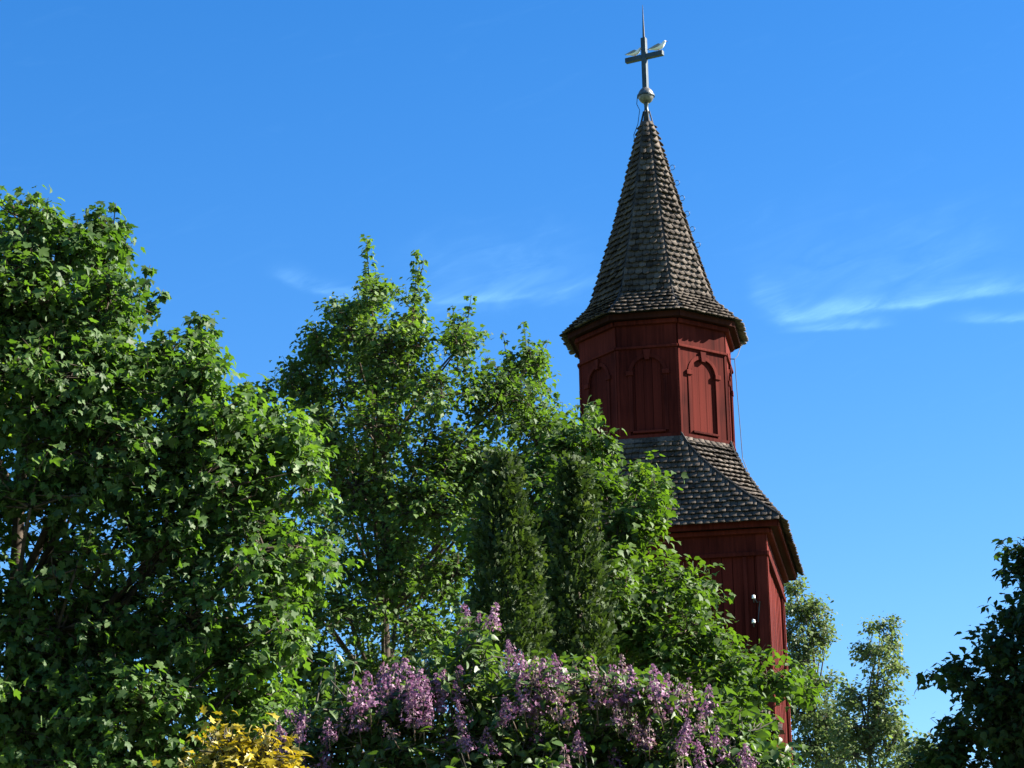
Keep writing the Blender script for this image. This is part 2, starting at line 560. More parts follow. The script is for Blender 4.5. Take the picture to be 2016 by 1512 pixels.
def skirt(t):
    g_ = 1 - (1 - t) ** 1.28
    return hq + (ap_s + .02 - hq) * g_, hq + (ls_s - hq) * g_, zq + (ZT - zq) * t     # apothem, half length, z


sk = MB()
NS = 14
for k in range(4):
    nn, rr = side(k, 4)
    nd, rd = side(2 * k + 1, 8)
    La, Lb, Da, Db = [], [], [], []
    for i in range(NS + 1):
        d_, l_, z_ = skirt(i / NS)
        La.append(nn * d_ - rr * l_ + Zv * (z_ - .03)); Lb.append(nn * d_ + rr * l_ + Zv * (z_ - .03))
        dd, ww = (d_ + l_) / math.sqrt(2), (d_ - l_) / math.sqrt(2)
        Da.append(nd * dd - rd * ww + Zv * (z_ - .03)); Db.append(nd * dd + rd * ww + Zv * (z_ - .03))
    for (A_, B_) in ((La, Lb), (Da, Db)):
        sk.add(A_ + B_, [(i, NS + 1 + i, NS + 2 + i, i + 1) for i in range(NS)])
skirt_roof = sk.build('skirt_roof', M_TAR, tower)

arc = [0.0]
for i in range(200):
    d0, _, z0 = skirt(i / 200); d1, _, z1 = skirt((i + 1) / 200)
    arc.append(arc[-1] + math.hypot(d1 - d0, z1 - z0))
ROWS_S = 16
picks, MS, PS, TS = [], [], [], []


def skirt_facet(nn, rr, diag):
    def f(ri):
        s = min(arc[-1] * .985, arc[-1] * (ri + .02) / ROWS_S)
        t = float(np.interp(s, arc, np.linspace(0, 1, 201)))
        (d0, l0, z0), (d1, l1, z1) = skirt(max(0, t - .01)), skirt(min(1, t + .01))
        d_, l_, z_ = skirt(t)
        if diag:
            dd, half = (d_ + l_) / math.sqrt(2), (d_ - l_) / math.sqrt(2)
            d0, d1 = (d0 + l0) / math.sqrt(2), (d1 + l1) / math.sqrt(2)
        else:
            dd, half = d_, l_
        dn = nn * (d0 - d1) + Zv * (z0 - z1); dn /= np.linalg.norm(dn)
        no = np.cross(rr, dn); no /= np.linalg.norm(no)
        if no @ nn < 0: no = -no
        return nn * dd + Zv * z_, half, rr, no, dn
    return f


off = 0
ex_s = arc[-1] / ROWS_S
for k in range(4):
    for diag in (0, 1):
        nn, rr = side(2 * k + diag, 8)
        M_, P_, T_, rid = shingle_rows(skirt_facet(nn, rr, diag), ROWS_S + 1, .150, ex_s * 1.9, .028, 1.0)
        MS.append(M_); PS.append(P_); TS.append(T_)
        if k == 0:
            for i in range(len(P_)):
                # parts: the front slope to the right of the trees, and the whole corner slope
                if diag or P_[i] @ rr > -.95:
                    picks.append(off + i)
        off += len(P_)
scatter('shingle', 'shingle_field', SHINGLE_SQ, np.concatenate(MS), np.concatenate(PS), np.concatenate(TS), M_SHINGLE, skirt_roof, picks[:300])
for k in range(4):
    nn, rr = side(k, 4)
    for s in (-1, 1):
        pts = []
        for i in range(9):
            d_, l_, z_ = skirt(i / 8)
            pts.append(nn * (d_ + .02) + rr * s * (l_ + .012) + Zv * (z_ + .06))
        MB().tube(pts, .022, 5).build('hip_strip', M_TAR, skirt_roof)

# --- octagonal lantern
lant = MB(); lant.rings([[octpt(k, Rs - .07, z) for k in range(8)] for z in (zb - .5, ze)])
lantern = lant.build('lantern_wall', M_RED, tower)
fw = 2 * ls_s
zt_l = ze - .02
H_l = zt_l - (zb - .06)
pm2 = []
for k in range(4):
    pm2.append(MB().box((0, 0, 0), (1, 0, 0), (0, 1, 0), Zv, 1.0, .03 + .004 * k, 1.0).build('plank', M_RED, lantern).data)
for o in list(lantern.children): bpy.data.objects.remove(o)
NP = 7
for k in range(8):
    nn, rr = side(k, 8)
    rz = 2 * math.pi * k / 8
    for i in range(NP):
        o = link_mesh('plank', pm2[int(rng.integers(4))], lantern)
        w = fw / NP
        o.location = nn * (ap_s - .035 + rng.uniform(-.003, .003)) + rr * (-fw / 2 + w * (i + .5)) + Zv * (zb - .06 + H_l / 2)
        o.rotation_euler = (0, 0, rz)
        o.scale = (w - .008, 1, H_l)
    base = nn * ap_s
    z_fr = zf                                    # foot of the frieze
    # raised frieze with its moulding
    MB().box(base + nn * -.005 + Zv * ((z_fr + ze) / 2), rr, nn, Zv, fw - .03, .05, ze - z_fr - .04).build('frieze', M_REDTRIM, lantern)
    MB().box(base + nn * .03 + Zv * (z_fr + .015), rr, nn, Zv, fw + .02, .07, .055).build('frieze_moulding', M_REDTRIM, lantern, bevel=.01)
    # arch: legs and half round, keystone, imposts, sill
    ra, bw = .33, .075
    z_sp = z_fr - .16 - ra - .04                 # springing
    z_bt = zb - .02 if k != 0 else zb + .16
    inner, outer = [], []
    inner.append((-ra, z_bt)); outer.append((-ra - bw, z_bt))
    for i in range(15):
        a_ = math.pi - math.pi * i / 14
        inner.append((ra * math.cos(a_), z_sp + ra * math.sin(a_)))
        outer.append(((ra + bw) * math.cos(a_), z_sp + (ra + bw) * math.sin(a_)))
    inner.append((ra, z_bt)); outer.append((ra + bw, z_bt))
    mb = MB()
    for i in range(len(inner) - 1):
        q = [inner[i], inner[i + 1], outer[i + 1], outer[i]]
        mb.prism([base + rr * u + Zv * z - nn * .012 for u, z in q], nn * .045)
    mb.build('arch_moulding', M_REDTRIM, lantern)
    # boards filling the field beside and above the arch stand a little proud of the panel
    fld = MB()
    hs = fw / 2 - .035
    for s in (-1, 1):
        fld.prism([base + rr * (s * u) + Zv * z - nn * .012 for u, z in ((ra + bw - .01, z_bt - .1), (hs, z_bt - .1), (hs, z_sp), (ra + bw - .01, z_sp))], nn * .027)
        for i in range(7):
            a0_, a1_ = math.pi / 2 * i / 7, math.pi / 2 * (i + 1) / 7
            rO = ra + bw - .01
            fld.prism([base + rr * (s * u) + Zv * z - nn * .012 for u, z in
                       ((rO * math.cos(a0_), z_sp + rO * math.sin(a0_)), (hs, z_sp + (z_fr - z_sp) * i / 7),
                        (hs, z_sp + (z_fr - z_sp) * (i + 1) / 7) if i < 6 else (hs, z_fr), (rO * math.cos(a1_), z_sp + rO * math.sin(a1_)))], nn * .027)
        fld.prism([base + rr * (s * u) + Zv * z - nn * .012 for u, z in ((0, z_sp + ra + bw - .01), (hs, z_fr), (0, z_fr))], nn * .027)
        MB().box(base + rr * s * (ra + .05) + nn * .03 + Zv * (z_sp - .01), rr, nn, Zv, .15, .065, .10).build('impost', M_REDTRIM, lantern, bevel=.008)
        MB().box(base + rr * s * (fw / 2 - .02) + nn * .006 + Zv * ((zb - .05 + z_fr) / 2), rr, nn, Zv, .05, .05, z_fr - zb).build('corner_board', M_REDTRIM, lantern)
    fld.build('arch_surround', M_RED, lantern)
    ks = [(-.045, z_sp + ra - .06), (.045, z_sp + ra - .06), (.075, z_sp + ra + bw + .08), (-.075, z_sp + ra + bw + .08)]
    MB().prism([base + rr * u + Zv * z - nn * .01 for u, z in ks], nn * .075).build('keystone', M_REDTRIM, lantern)
    MB().box(base + nn * .03 + Zv * (zb + .14), rr, nn, Zv, 2 * ra + .02, .08, .05).build('sill', M_REDTRIM, lantern, bevel=.008)
    MB().box(base + nn * .02 + Zv * (zb + .03), rr, nn, Zv, fw + .015, .06, .09).build('base_board', M_REDTRIM, lantern)

# --- spire: flared octagon
def spire(z):
    kz, kR = ze + .62, Re * .70
    if z < kz:
        t = (z - ze) / (kz - ze)
        return Re + (kR - Re) * (1 - (1 - t) ** 1.15)
    t = (z - kz) / (zap - kz)
    return kR * (1 - t) + .05 * t - .05 * math.sin(math.pi * t)


sp = MB()
zs = [ze, ze + .2, ze + .4, ze + .62] + list(np.linspace(ze + .62, zap, 12)[1:])
sp.rings([[octpt(k, spire(z) - .03, z) for k in range(8)] for z in zs])
spire_roof = sp.build('spire_roof', M_TAR, tower)
zz = np.linspace(ze, zap - .12, 300)
rr_ = np.array([spire(z) for z in zz])
sl = np.concatenate([[0], np.cumsum(np.hypot(np.diff(zz), np.diff(rr_) * math.cos(math.pi / 8)))])
ROWS_P = 36
ex_p = sl[-1] / ROWS_P
picks, MS, PS, TS, off = [], [], [], [], 0
c8, s8 = math.cos(math.pi / 8), math.sin(math.pi / 8)
for k in range(8):
    nn, rr = side(k, 8)

    def facet(ri):
        s = sl[-1] * (ri + .02) / ROWS_P
        z = float(np.interp(s, sl, zz)); R = spire(z)
        z0, z1 = max(ze, z - .03), z + .03
        dn = nn * c8 * (spire(z0) - spire(z1)) + Zv * (z0 - z1); dn /= np.linalg.norm(dn)
        no = np.cross(rr, dn)
        if no @ nn < 0: no = -no
        return nn * R * c8 + Zv * z, R * s8 + .008, rr, no, dn
    M_, P_, T_, rid = shingle_rows(facet, ROWS_P, .152, ex_p * 1.9, .030, 1.1)
    MS.append(M_); PS.append(P_); TS.append(T_)
    if k in (0, 1):
        picks += list(range(off, off + len(P_)))
    off += len(P_)
scatter('shingle', 'shingle_field', SHINGLE, np.concatenate(MS), np.concatenate(PS), np.concatenate(TS), M_SHINGLE, spire_roof, picks[:310])
for k in range(8):
    MB().tube([octpt(k, spire(z) + .02, z + .03) for z in np.linspace(ze, zap, 14)], .014, 5).build('hip_strip', M_TAR, spire_roof)
# upper eave
sf = MB()
for k in range(8):
    zi = ze - .12
    sf.prism([octpt(k - 1, Rs - .02, zi), octpt(k, Rs - .02, zi), octpt(k, Re - .05, zi), octpt(k - 1, Re - .05, zi)], Zv * .03)
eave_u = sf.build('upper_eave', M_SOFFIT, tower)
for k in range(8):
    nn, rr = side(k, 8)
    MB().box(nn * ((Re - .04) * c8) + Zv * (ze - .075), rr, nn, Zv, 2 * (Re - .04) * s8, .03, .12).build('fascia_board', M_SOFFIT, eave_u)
    MB().box(nn * (ap_s + .06) + Zv * (ze - .18), rr, nn, Zv, 2 * (Rs + .05) * s8, .10, .10).build('bed_moulding', M_REDTRIM, eave_u, bevel=.02)
# iron roof hooks on the right hand slope
nn, rr = side(2, 8)
for i in range(6):
    z = zap - 1.35 - i * .37
    c = nn * (spire(z) * c8 + .085) + Zv * z
    pts = [c + nn * .02 + nn * (.055 - .055 * math.cos(a_)) + Zv * (.06 * math.sin(a_)) for a_ in np.linspace(-.3, 2 * math.pi - .9, 12)]
    MB().tube(pts, .007, 5).build('roof_hook', M_WIRE, spire_roof, smooth=True)

# --- ball, cross, lightning rod
zB = 23.53
fin = MB().lathe([(.05, zap - .25), (.06, zap + .02), (.045, zap + .10), (.05, zB - .20), (.06, zB - .19)], (0, 0, 0), 14)
neck = fin.build('finial_neck', M_COPPER, tower, smooth=True)
prof = []
for i in range(13):
    a_ = -math.pi / 2 + math.pi * i / 12
    prof.append((.165 * math.cos(a_) + .012, zB + .185 * math.sin(a_)))
ball = MB().lathe(prof, (0, 0, 0), 22).build('finial_ball', M_BALL, tower, smooth=True)
MB().lathe([(.17, zB - .03), (.198, zB - .025), (.198, zB + .012), (.17, zB + .02)], (0, 0, 0), 22).build('ball_rim', M_COPPER, ball, smooth=False)
MB().lathe([(.11, zB + .13), (.13, zB + .125), (.10, zB + .165), (.06, zB + .19)], (0, 0, 0), 16).build('ball_collar', M_BALL, ball)
zc0, zc1, zarm = zB + .16, 24.93, 24.47
CA = rad(27.0) + TH                    # the cross is turned, its right arm towards the viewer
ca = np.array([math.cos(CA), -math.sin(CA), 0]); cb = np.array([math.sin(CA), math.cos(CA), 0])
cross = MB().box((0, 0, (zc0 + zc1) / 2), ca, cb, Zv, .115, .115, zc1 - zc0).build('cross', M_COPPER, tower, bevel=.008)
for s in (-1, 1):
    MB().box(ca * s * (.0575 + .20) + Zv * zarm, ca, cb, Zv, .40, .11, .112).build('cross_arm', M_COPPER, cross, bevel=.008)
MB().tube([(0, 0, zc1 - .02), (0, 0, zc1 + .25), (0, 0, zc1 + .82)], [.028, .022, .005], 8).build('lightning_rod', M_WIRE, tower)
# conductor wire: off the ball, down the far left of the spire
wl_ = np.array([-1., 0, 0])
pts = [wl_ * .19 + Zv * zB, wl_ * .21 + Zv * (zB - .18), wl_ * .15 + Zv * (zap + .08), wl_ * .20 + Zv * (zap - .25), wl_ * .30 + Zv * (zap - .5)]
pts += [wl_ * (spire(z) + .06) + Zv * z for z in np.linspace(zap - .7, ze + .05, 8)]
MB().tube(pts, .008, 5).build('conductor_wire', M_WIRE, tower)
n2_, r2_ = side(2, 8)
e2 = octpt(2, Re + .02, ze - .03)
wa = n2_ * (ap_s + .15) + Zv * (ze - .62)
pts = [e2 + (0, 0, .05), e2 + (0, 0, -.05), e2 * .5 + wa * .5 + n2_ * .05 + (0, 0, .1), e2 * .2 + wa * .8 + n2_ * .03, wa, wa + n2_ * .02 - Zv * .7, wa + n2_ * .05 - Zv * 1.5,
       n2_ * (ap_s + .22) + Zv * (zb - .12), n2_ * (ap_s + .34) + Zv * (zb - .5)]
MB().tube(pts, .0085, 5).build('conductor_wire', M_WIRE, tower)
MB().tube([n2_ * (ap_s - .03) + Zv * (ze - .6), wa], .012, 5).build('wire_bracket', M_WIRE, tower)
MB().tube([octpt(2, Re - .06, ze), octpt(2, Re + .05, ze)], .02, 5).build('wire_bracket', M_WIRE, tower)


# --- insulators on the front wall, a little hipped porch roof low on the front
def tower_local(P):
    d = np.asarray(P) - [X0, Y0, 0]
    c_, s_ = math.cos(-TH), math.sin(-TH)
    return np.array([d[0] * c_ - d[1] * s_, d[0] * s_ + d[1] * c_, d[2]])


def on_front(px, py, y=None):
    """point of the front wall plane (local y = -hw) under a pixel"""
    y = -hw if y is None else y
    a_, b_ = tower_local(at(px, py, 40)), tower_local(at(px, py, 55))
    t = (y - a_[1]) / (b_[1] - a_[1])
    return a_ + (b_ - a_) * t


for (px, py) in ((1483.5, 1175), (1483.5, 1223)):
    p = on_front(px, py, -hw - .12)
    ins = MB()
    ins.lathe([(.018, -.038), (.034, -.034), (.038, -.008), (.026, .0), (.034, .012), (.028, .032), (.012, .038)], p, 14)
    io = ins.build('insulator', M_PORC, tower, smooth=True)
    MB().tube([p + (0, .13, -.09), p + (0, .02, -.1), p + (0, 0, -.04)], .012, 6).build('insulator_bracket', M_WIRE, io)
p0, p1 = on_front(1485, 1178, -hw - .12), on_front(1496, 1184, -hw - .06)
MB().tube([p0, (p0 + p1) / 2 + (0, 0, -.05), p1, p1 + (-.02, .02, -.12), on_front(1493, 1225, -hw - .02)], .012, 5).build('cable', M_WIRE, tower)
# porch
pz1, pz0 = on_front(1500, 1398)[2], on_front(1500, 1448)[2]
xr = on_front(1528, 1405)[0]
xl = -hw + .6
dep = 0.62
por = MB()
top_l, top_r = np.array([xl + .3, -hw - .02, pz1]), np.array([xr - .22, -hw - .02, pz1])
bl, br_ = np.array([xl - .1, -hw - dep, pz0]), np.array([xr + .16, -hw - dep, pz0])
wl2, wr2 = np.array([xl - .1, -hw - .02, pz0]), np.array([xr + .16, -hw - .02, pz0])
por.add([top_l, top_r, br_, bl, wr2, wl2], [(0, 3, 2, 1), (1, 2, 4), (0, 5, 3), (3, 5, 4, 2), (0, 1, 4, 5)])
porch_roof = por.build('porch_roof', M_TAR, tower)
MS, PS, TS, picks = [], [], [], []


def porch_facet(ri):
    t = (ri + .05) / 6
    l_ = bl + (top_l - bl) * t; r_ = br_ + (top_r - br_) * t
    dn = np.array([0, bl[1] - top_l[1], bl[2] - top_l[2]]); dn /= np.linalg.norm(dn)
    no = np.cross([1., 0, 0], dn); no = no if no[2] > 0 else -no
    return (l_ + r_) / 2 + no * .03, (r_[0] - l_[0]) / 2, np.array([1., 0, 0]), no, dn


M_, P_, T_, _ = shingle_rows(porch_facet, 6, .16, .24, .024, 1.5)
scatter('shingle', 'shingle_field', SHINGLE, M_, P_, T_, M_SHINGLE, porch_roof, [i for i in range(len(P_)) if P_[i][0] > xr - 1.2])
porch_wall = MB().box(((xl + xr) / 2, -hw - dep / 2 + .05, pz0 / 2 - .02), (1, 0, 0), (0, 1, 0), Zv, xr - xl, dep - .1, pz0 - .04).build('porch_wall', M_RED, tower)


# ------------------------------------------------------------------ gulls on the cross
def gull(label, u, face, size, lean):
    top = ca * u + Zv * (zarm + .056)
    c_, s_ = math.cos(TH), math.sin(TH)
    wp = np.array([X0 + top[0] * c_ - top[1] * s_, Y0 + top[0] * s_ + top[1] * c_, top[2]])
    root = empty('gull', wp, face)
    tag(root, label, 'gull', 'gulls perched on the cross')
    # body along +x: tail, belly, breast, neck, head as one lofted skin
    spine = [(-.20, .105, .010, .018), (-.14, .105, .028, .022), (-.06, .095, .05, .05), (.02, .095, .058, .062), (.08, .115, .052, .058),
             (.112, .138, .040, .042), (.128, .160, .034, .036), (.145, .176, .032, .032), (.165, .18, .024, .024), (.182, .176, .009, .011)]
    rings = []
    for i, (x, z, ry, rz) in enumerate(spine):
        x2, z2 = spine[min(i + 1, 9)][:2]; x1, z1 = spine[max(i - 1, 0)][:2]
        t = np.array([x2 - x1, 0, z2 - z1]); t /= np.linalg.norm(t)
        upv = np.array([-t[2], 0, t[0]])
        rings.append([(np.array([x, 0, z + lean * x]) + ry * math.cos(a_) * np.array([0, 1, 0]) + rz * math.sin(a_) * upv) * size for a_ in np.linspace(0, 2 * math.pi, 13)[:-1]])
    body = MB().rings(rings).build('body', M_GULLW, root, smooth=True)
    MB().tube([np.array((.178, 0, .176 + lean * .178)) * size, np.array((.205, 0, .170 + lean * .2)) * size, np.array((.222, 0, .160 + lean * .22)) * size], [.009 * size, .007 * size, .002 * size], 6).build('beak', M_BEAK, root)
    for s in (-1, 1):
        w = [(.07, .052, .125), (.03, .066, .15), (-.05, .056, .142), (-.15, .03, .128), (-.25, .006, .118), (-.16, .034, .10), (-.06, .06, .085), (.03, .064, .095)]
        MB().prism([np.array((x, s * y, z + lean * x)) * size for x, y, z in w], np.array([0, s * .008, 0.004]) * size).build('wing', M_GULLG, root)
        MB().tube([np.array((.01, s * .022, .06)) * size, np.array((.015, s * .022, .03)) * size, np.array((.01, s * .022, .002)) * size, np.array((.045, s * .024, .004)) * size], .005 * size, 5).build('leg', M_BEAK, root)


gull('white gull standing at the right end of the cross arm', .34, rad(-20), 1.05, .15)
gull('grey winged gull crouching on the left arm of the cross', -.24, rad(-25), 0.95, .05)


# ------------------------------------------------------------------ foliage
def half_leaf(right, centre, fold, droop):
    """mirror the right-hand outline, fan it round the centre; folded along the midrib, drooping to the tip"""
    left = [(-x, y) for x, y in right[::-1] if x > 1e-6]
    o = right + left
    P = [centre] + o
    V = np.array([(x, y, fold * abs(x) - droop * (y - .2) ** 2 - .25 * x * x) for x, y in P])
    n_ = len(o)
    T = np.array([(0, 1 + i, 1 + (i + 1) % n_) for i in range(n_)])
    return V, T


MAPLE = half_leaf([(0, .02), (.17, -.09), (.39, .0), (.33, .15), (.49, .27), (.57, .53), (.40, .50), (.24, .53), (.23, .73), (0, 1.0)], (0, .28), .18, .28)
LOBED = half_leaf([(0, 0), (.36, .08), (.48, .46), (.27, .56), (0, 1.0)], (0, .3), .2, .25)
ROUND = half_leaf([(0, 0), (.32, .12), (.38, .5), (0, 1.0)], (0, .4), .2, .2)
HEART = half_leaf([(0, .04), (.20, -.04), (.36, .14), (.34, .42), (.17, .76), (0, 1.0)], (0, .4), .28, .35)
LANCE = half_leaf([(0, 0), (.14, .15), (.34, .22), (.16, .38), (.30, .62), (.12, .66), (0, 1.0)], (0, .4), .22, .3)
FAN = (np.array([(0, 0, 0), (.10, .35, .03), (.34, .55, .0), (.06, .55, .04), (.26, .85, 0), (.0, 1.05, .02), (-.06, .55, .04), (-.26, .85, 0), (-.10, .35, .03), (-.34, .55, 0)], float),
       np.array([(0, 1, 8), (1, 2, 3), (8, 6, 9), (1, 3, 8), (3, 6, 8), (3, 4, 5), (6, 5, 7), (3, 5, 6)]))


def leaf_frames(outw, size, up_w=.7, droop=.55, rnd=.55, out_w=.55):
    """basis for each leaf: y = from stalk to tip, z = upper face"""
    N = len(outw)
    up = np.array([0, 0, 1.])
    nn = norm(up * up_w + outw * out_w + rng.normal(0, rnd * .6, (N, 3)))
    tip = norm(outw * .7 - up * droop + rng.normal(0, rnd, (N, 3)))
    tip = norm(tip - nn * (tip * nn).sum(-1, keepdims=True))
    ex = np.cross(tip, nn)
    s = size[:, None]
    return np.stack([ex * s * rng.uniform(.72, 1.08, (N, 1)), tip * s, nn * s * rng.uniform(.1, 2.4, (N, 1))], -1)


def visible_pick(P, size, count, margin=0):
    """the leaves that show: the frontmost of each cell of the picture, largest first"""
    q = project(P)
    cell = np.maximum(3, np.median(size) * F_PX / np.median(q[:, 2]) * .8)
    ok = (q[:, 0] > 0) & (q[:, 0] < 2016) & (q[:, 1] > 0) & (q[:, 1] < 1512)
    idx = np.where(ok)[0]
    key = (q[idx, 0] // cell).astype(int) * 10000 + (q[idx, 1] // cell).astype(int)
    order = np.lexsort((q[idx, 2], key))
    idx, key = idx[order], key[order]
    first = np.concatenate([[True], key[1:] != key[:-1]])
    cand = idx[first]
    px = size[cand] / q[cand, 2]
    cand = cand[np.argsort(-px)]
    if len(cand) > count * 3: cand = cand[:count * 3]
    return rng.permutation(cand)[:count]


def limb_pts(a, b, sag, n_=5, wig=.05):
    a, b = np.asarray(a, float), np.asarray(b, float)
    L = np.linalg.norm(b - a)
    mid = a * .5 + b * .5 + np.array([0, 0, sag * L]) + rng.normal(0, wig * L, 3)
    return [a * (1 - t) ** 2 + 2 * mid * t * (1 - t) + b * t * t for t in np.linspace(0, 1, n_)]


def tree(name, label, cat, base_px, depth, lobes, n_leaves, leaf, tmpl, lmat, bark, trunk_r, shoots=(), bulge=0.8, per=8, clump=.42,
         picks=300, group=None, flat=.75, droop=.55, up_w=.7, back=True, rnd=.55, top_frac=.8, single='leaf', mass='foliage', trunk_top=None, ground_z=0., twig_r=.006, edge=.0):
    bx = at(base_px, 1400, depth)[0]
    base = np.array([bx, depth, ground_z])
    root = empty(name, base)
    tag(root, label, cat, group)
    sc = depth / F_PX
    L = np.array([l[:4] for l in lobes], float)
    cx, cy = np.average(L[:, 0], weights=L[:, 2] * L[:, 3]), np.average(L[:, 1], weights=L[:, 2] * L[:, 3])
    Rx, Ry = np.abs(L[:, 0] - cx).max() + 1, np.abs(L[:, 1] - cy).max() + 1
    balls = []
    for l in lobes:
        px, py, rx, ry = l[:4]
        dens = l[4] if len(l) > 4 else 1.0
        k = max(0., 1 - ((px - cx) / Rx) ** 2 - .5 * ((py - cy) / Ry) ** 2)
        b_ = bulge * min(Rx, Ry) * sc * math.sqrt(k)
        rad_ = np.array([rx, (rx + ry) / 2, ry]) * sc
        d_ = depth - b_ * rng.uniform(.5, 1.)
        balls.append((at(px, py, d_), rad_ * d_ / depth, dens))
        if back and k > .15:
            d2 = depth + b_ * rng.uniform(.3, 1.)
            balls.append((at(px + rng.uniform(-.3, .3) * rx, py + rng.uniform(-.3, .3) * ry, d2), rad_ * d2 / depth, dens * .7))
    wgt = np.array([d * (r[0] * r[2]) for _, r, d in balls])
    wgt /= wgt.sum()
    wood = MB()
    top = max(balls, key=lambda q: q[0][2])[0] if trunk_top is None else at(*trunk_top, depth)
    tz = top[2] * top_frac
    tr_top = np.array([base[0] + (top[0] - base[0]) * .6, base[1] + (top[1] - base[1]) * .3, tz])
    tp = limb_pts(base, tr_top, 0, 10, .02)
    wood.tube([p - base for p in tp], [trunk_r * (1.25 if i == 0 else 1) * (1 - .8 * i / 9) for i in range(10)], 9)
    P, O = [], []
    for (c, r, d), w in zip(balls, wgt):
        nl = w * n_leaves
        horiz = math.hypot(c[0] - base[0], c[1] - base[1])
        zs_ = min(max(c[2] - .9 * horiz - .4, tr_top[2] * .18), tr_top[2] * .97)
        i0 = int(np.argmin([abs(p[2] - zs_) for p in tp]))
        a_ = tp[i0]
        lr = max(.012, trunk_r * .30 * (np.max(r) / np.max([b2[1].max() for b2 in balls])) ** .6)
        wood.tube([p - base for p in limb_pts(a_, c, .08, 6)], list(np.linspace(lr, lr * .35, 6)), 6)
        ncl = max(3, int(round(nl / per / 7)))
        dirs = norm(rng.normal(0, 1, (ncl, 3)))
        rad_f = rng.uniform(.35, 1.0, (ncl, 1)) ** .6
        cl = c + dirs * r * rad_f * (1 - clump * .5)
        for cc_ in cl:
            wood.tube([p - base for p in limb_pts(c + (cc_ - c) * .1, cc_, .06, 3)], [lr * .38, lr * .26, max(twig_r, lr * .12)], 4, cap=False)
            ns = max(1, int(round(nl / per / ncl)))
            sdir = rng.normal(0, .55, (ns, 3))
            spn = cc_ + sdir * r * clump * [1, 1, flat]
            ow = norm((spn - c) / r * .8 + norm(rng.normal(0, 1, (ns, 3))) * .45 + [0, 0, .15])
            for s_, o_ in zip(spn, ow):
                tl = leaf * 2.2
                wood.tube([cc_ - base, s_ - base, s_ + o_ * tl * .8 - base], [twig_r, twig_r * .75, twig_r * .4], 3, cap=False)
                k_ = per
                al = rng.uniform(-.35, 1, k_)[:, None]
                P.append(s_ + o_ * al * tl + rng.normal(0, leaf * .55, (k_, 3)))
                O.append(norm(o_ + rng.normal(0, .6, (k_, 3))))
    for (x0, y0, x1, y1, w, nl) in shoots:
        a_, b_ = at(x1, y1, depth), at(x0, y0, depth)
        pts = limb_pts(a_, b_, 0, 6, .03)
        wood.tube([p - base for p in pts], list(np.linspace(leaf * .11, leaf * .035, 6)), 4)
        nk = max(2, int(np.linalg.norm(b_ - a_) / (leaf * 1.5)))
        for j in range(nk):
            t = (j + .7) / nk
            c = a_ + (b_ - a_) * t
            k_ = max(3, int(nl / nk))
            o_ = norm(rng.normal(0, 1, (k_, 3)) * [1, 1, .4])
            P.append(c + o_ * w * sc * rng.uniform(.2, .95, (k_, 1)) * (1.15 - .5 * t))
            O.append(o_)
    P, O = np.concatenate(P), np.concatenate(O)
    N = len(P)
    size = leaf * (.5 + .75 * rng.beta(2.2, 1.8, N))
    Mx = leaf_frames(O, size, up_w=up_w, droop=droop, rnd=rnd)
    # shade of green drifts over the crown and from leaf to leaf
    ph = rng.uniform(0, 6, 3)
    drift = .5 + .25 * (np.sin(P[:, 0] * 1.7 + ph[0]) + np.sin(P[:, 2] * 2.1 + ph[1]) * np.cos(P[:, 1] * 1.3 + ph[2]))
    tint = np.clip(.35 * drift + .65 * rng.beta(2, 2, N), 0, .999)
    wood.build('trunk', bark, root, smooth=True)
    scatter(single, mass, tmpl, Mx, P - base, tint, lmat, root, visible_pick(P, size, picks) if picks else [])
    return root, base


tree('maple_tree', 'large dark green maple filling the left side, broad lobed leaves', 'tree', 40, 20.0,
     [(55, 450, 62, 55), (215, 470, 55, 55), (140, 510, 75, 60), (20, 590, 130, 110), (215, 585, 72, 85), (110, 750, 160, 130), (180, 680, 95, 60), (250, 760, 90, 95), (388, 685, 40, 45), (365, 750, 62, 62), (330, 720, 45, 40),
      (430, 820, 100, 80), (530, 870, 90, 65), (180, 900, 190, 110), (430, 950, 150, 110), (590, 960, 50, 70), (60, 1000, 130, 110, .35), (520, 1080, 110, 80),
      (610, 1120, 30, 40), (320, 1080, 110, 90, .7), (150, 1120, 110, 80, .35), (120, 1240, 160, 90), (380, 1220, 130, 90), (550, 1230, 65, 80), (60, 1390, 150, 110),
      (250, 1390, 140, 100), (470, 1350, 95, 80), (310, 1490, 80, 60, .8), (100, 1510, 180, 90), (530, 1400, 50, 50, .8), (470, 1445, 75, 36, .8), (395, 1490, 60, 40, .8), (-130, 700, 190, 230), (-170, 1100, 190, 230, .8), (-100, 1450, 180, 200, .8)],
     64000, .080, MAPLE, M_MAPLE, M_BARK, .17, bulge=.55, droop=.8, up_w=.55, picks=300, flat=.5, clump=.38,
     shoots=[(58, 384, 66, 460, 16, 30), (30, 400, 40, 460, 14, 20), (228, 400, 216, 480, 17, 34), (250, 440, 225, 490, 12, 16), (108, 422, 110, 480, 14, 18), (152, 432, 150, 490, 14, 18), (296, 522, 268, 600, 18, 30),
             (322, 570, 285, 620, 18, 26), (395, 618, 385, 690, 34, 44), (425, 650, 395, 690, 18, 20), (440, 720, 410, 770, 20, 24), (490, 750, 460, 800, 20, 24), (545, 795, 515, 850, 20, 24), (605, 845, 565, 880, 20, 24),
             (655, 885, 600, 900, 18, 20), (650, 1000, 600, 990, 16, 18), (660, 1105, 600, 1110, 16, 20), (640, 1180, 580, 1190, 16, 18), (630, 1250, 570, 1240, 16, 18)])

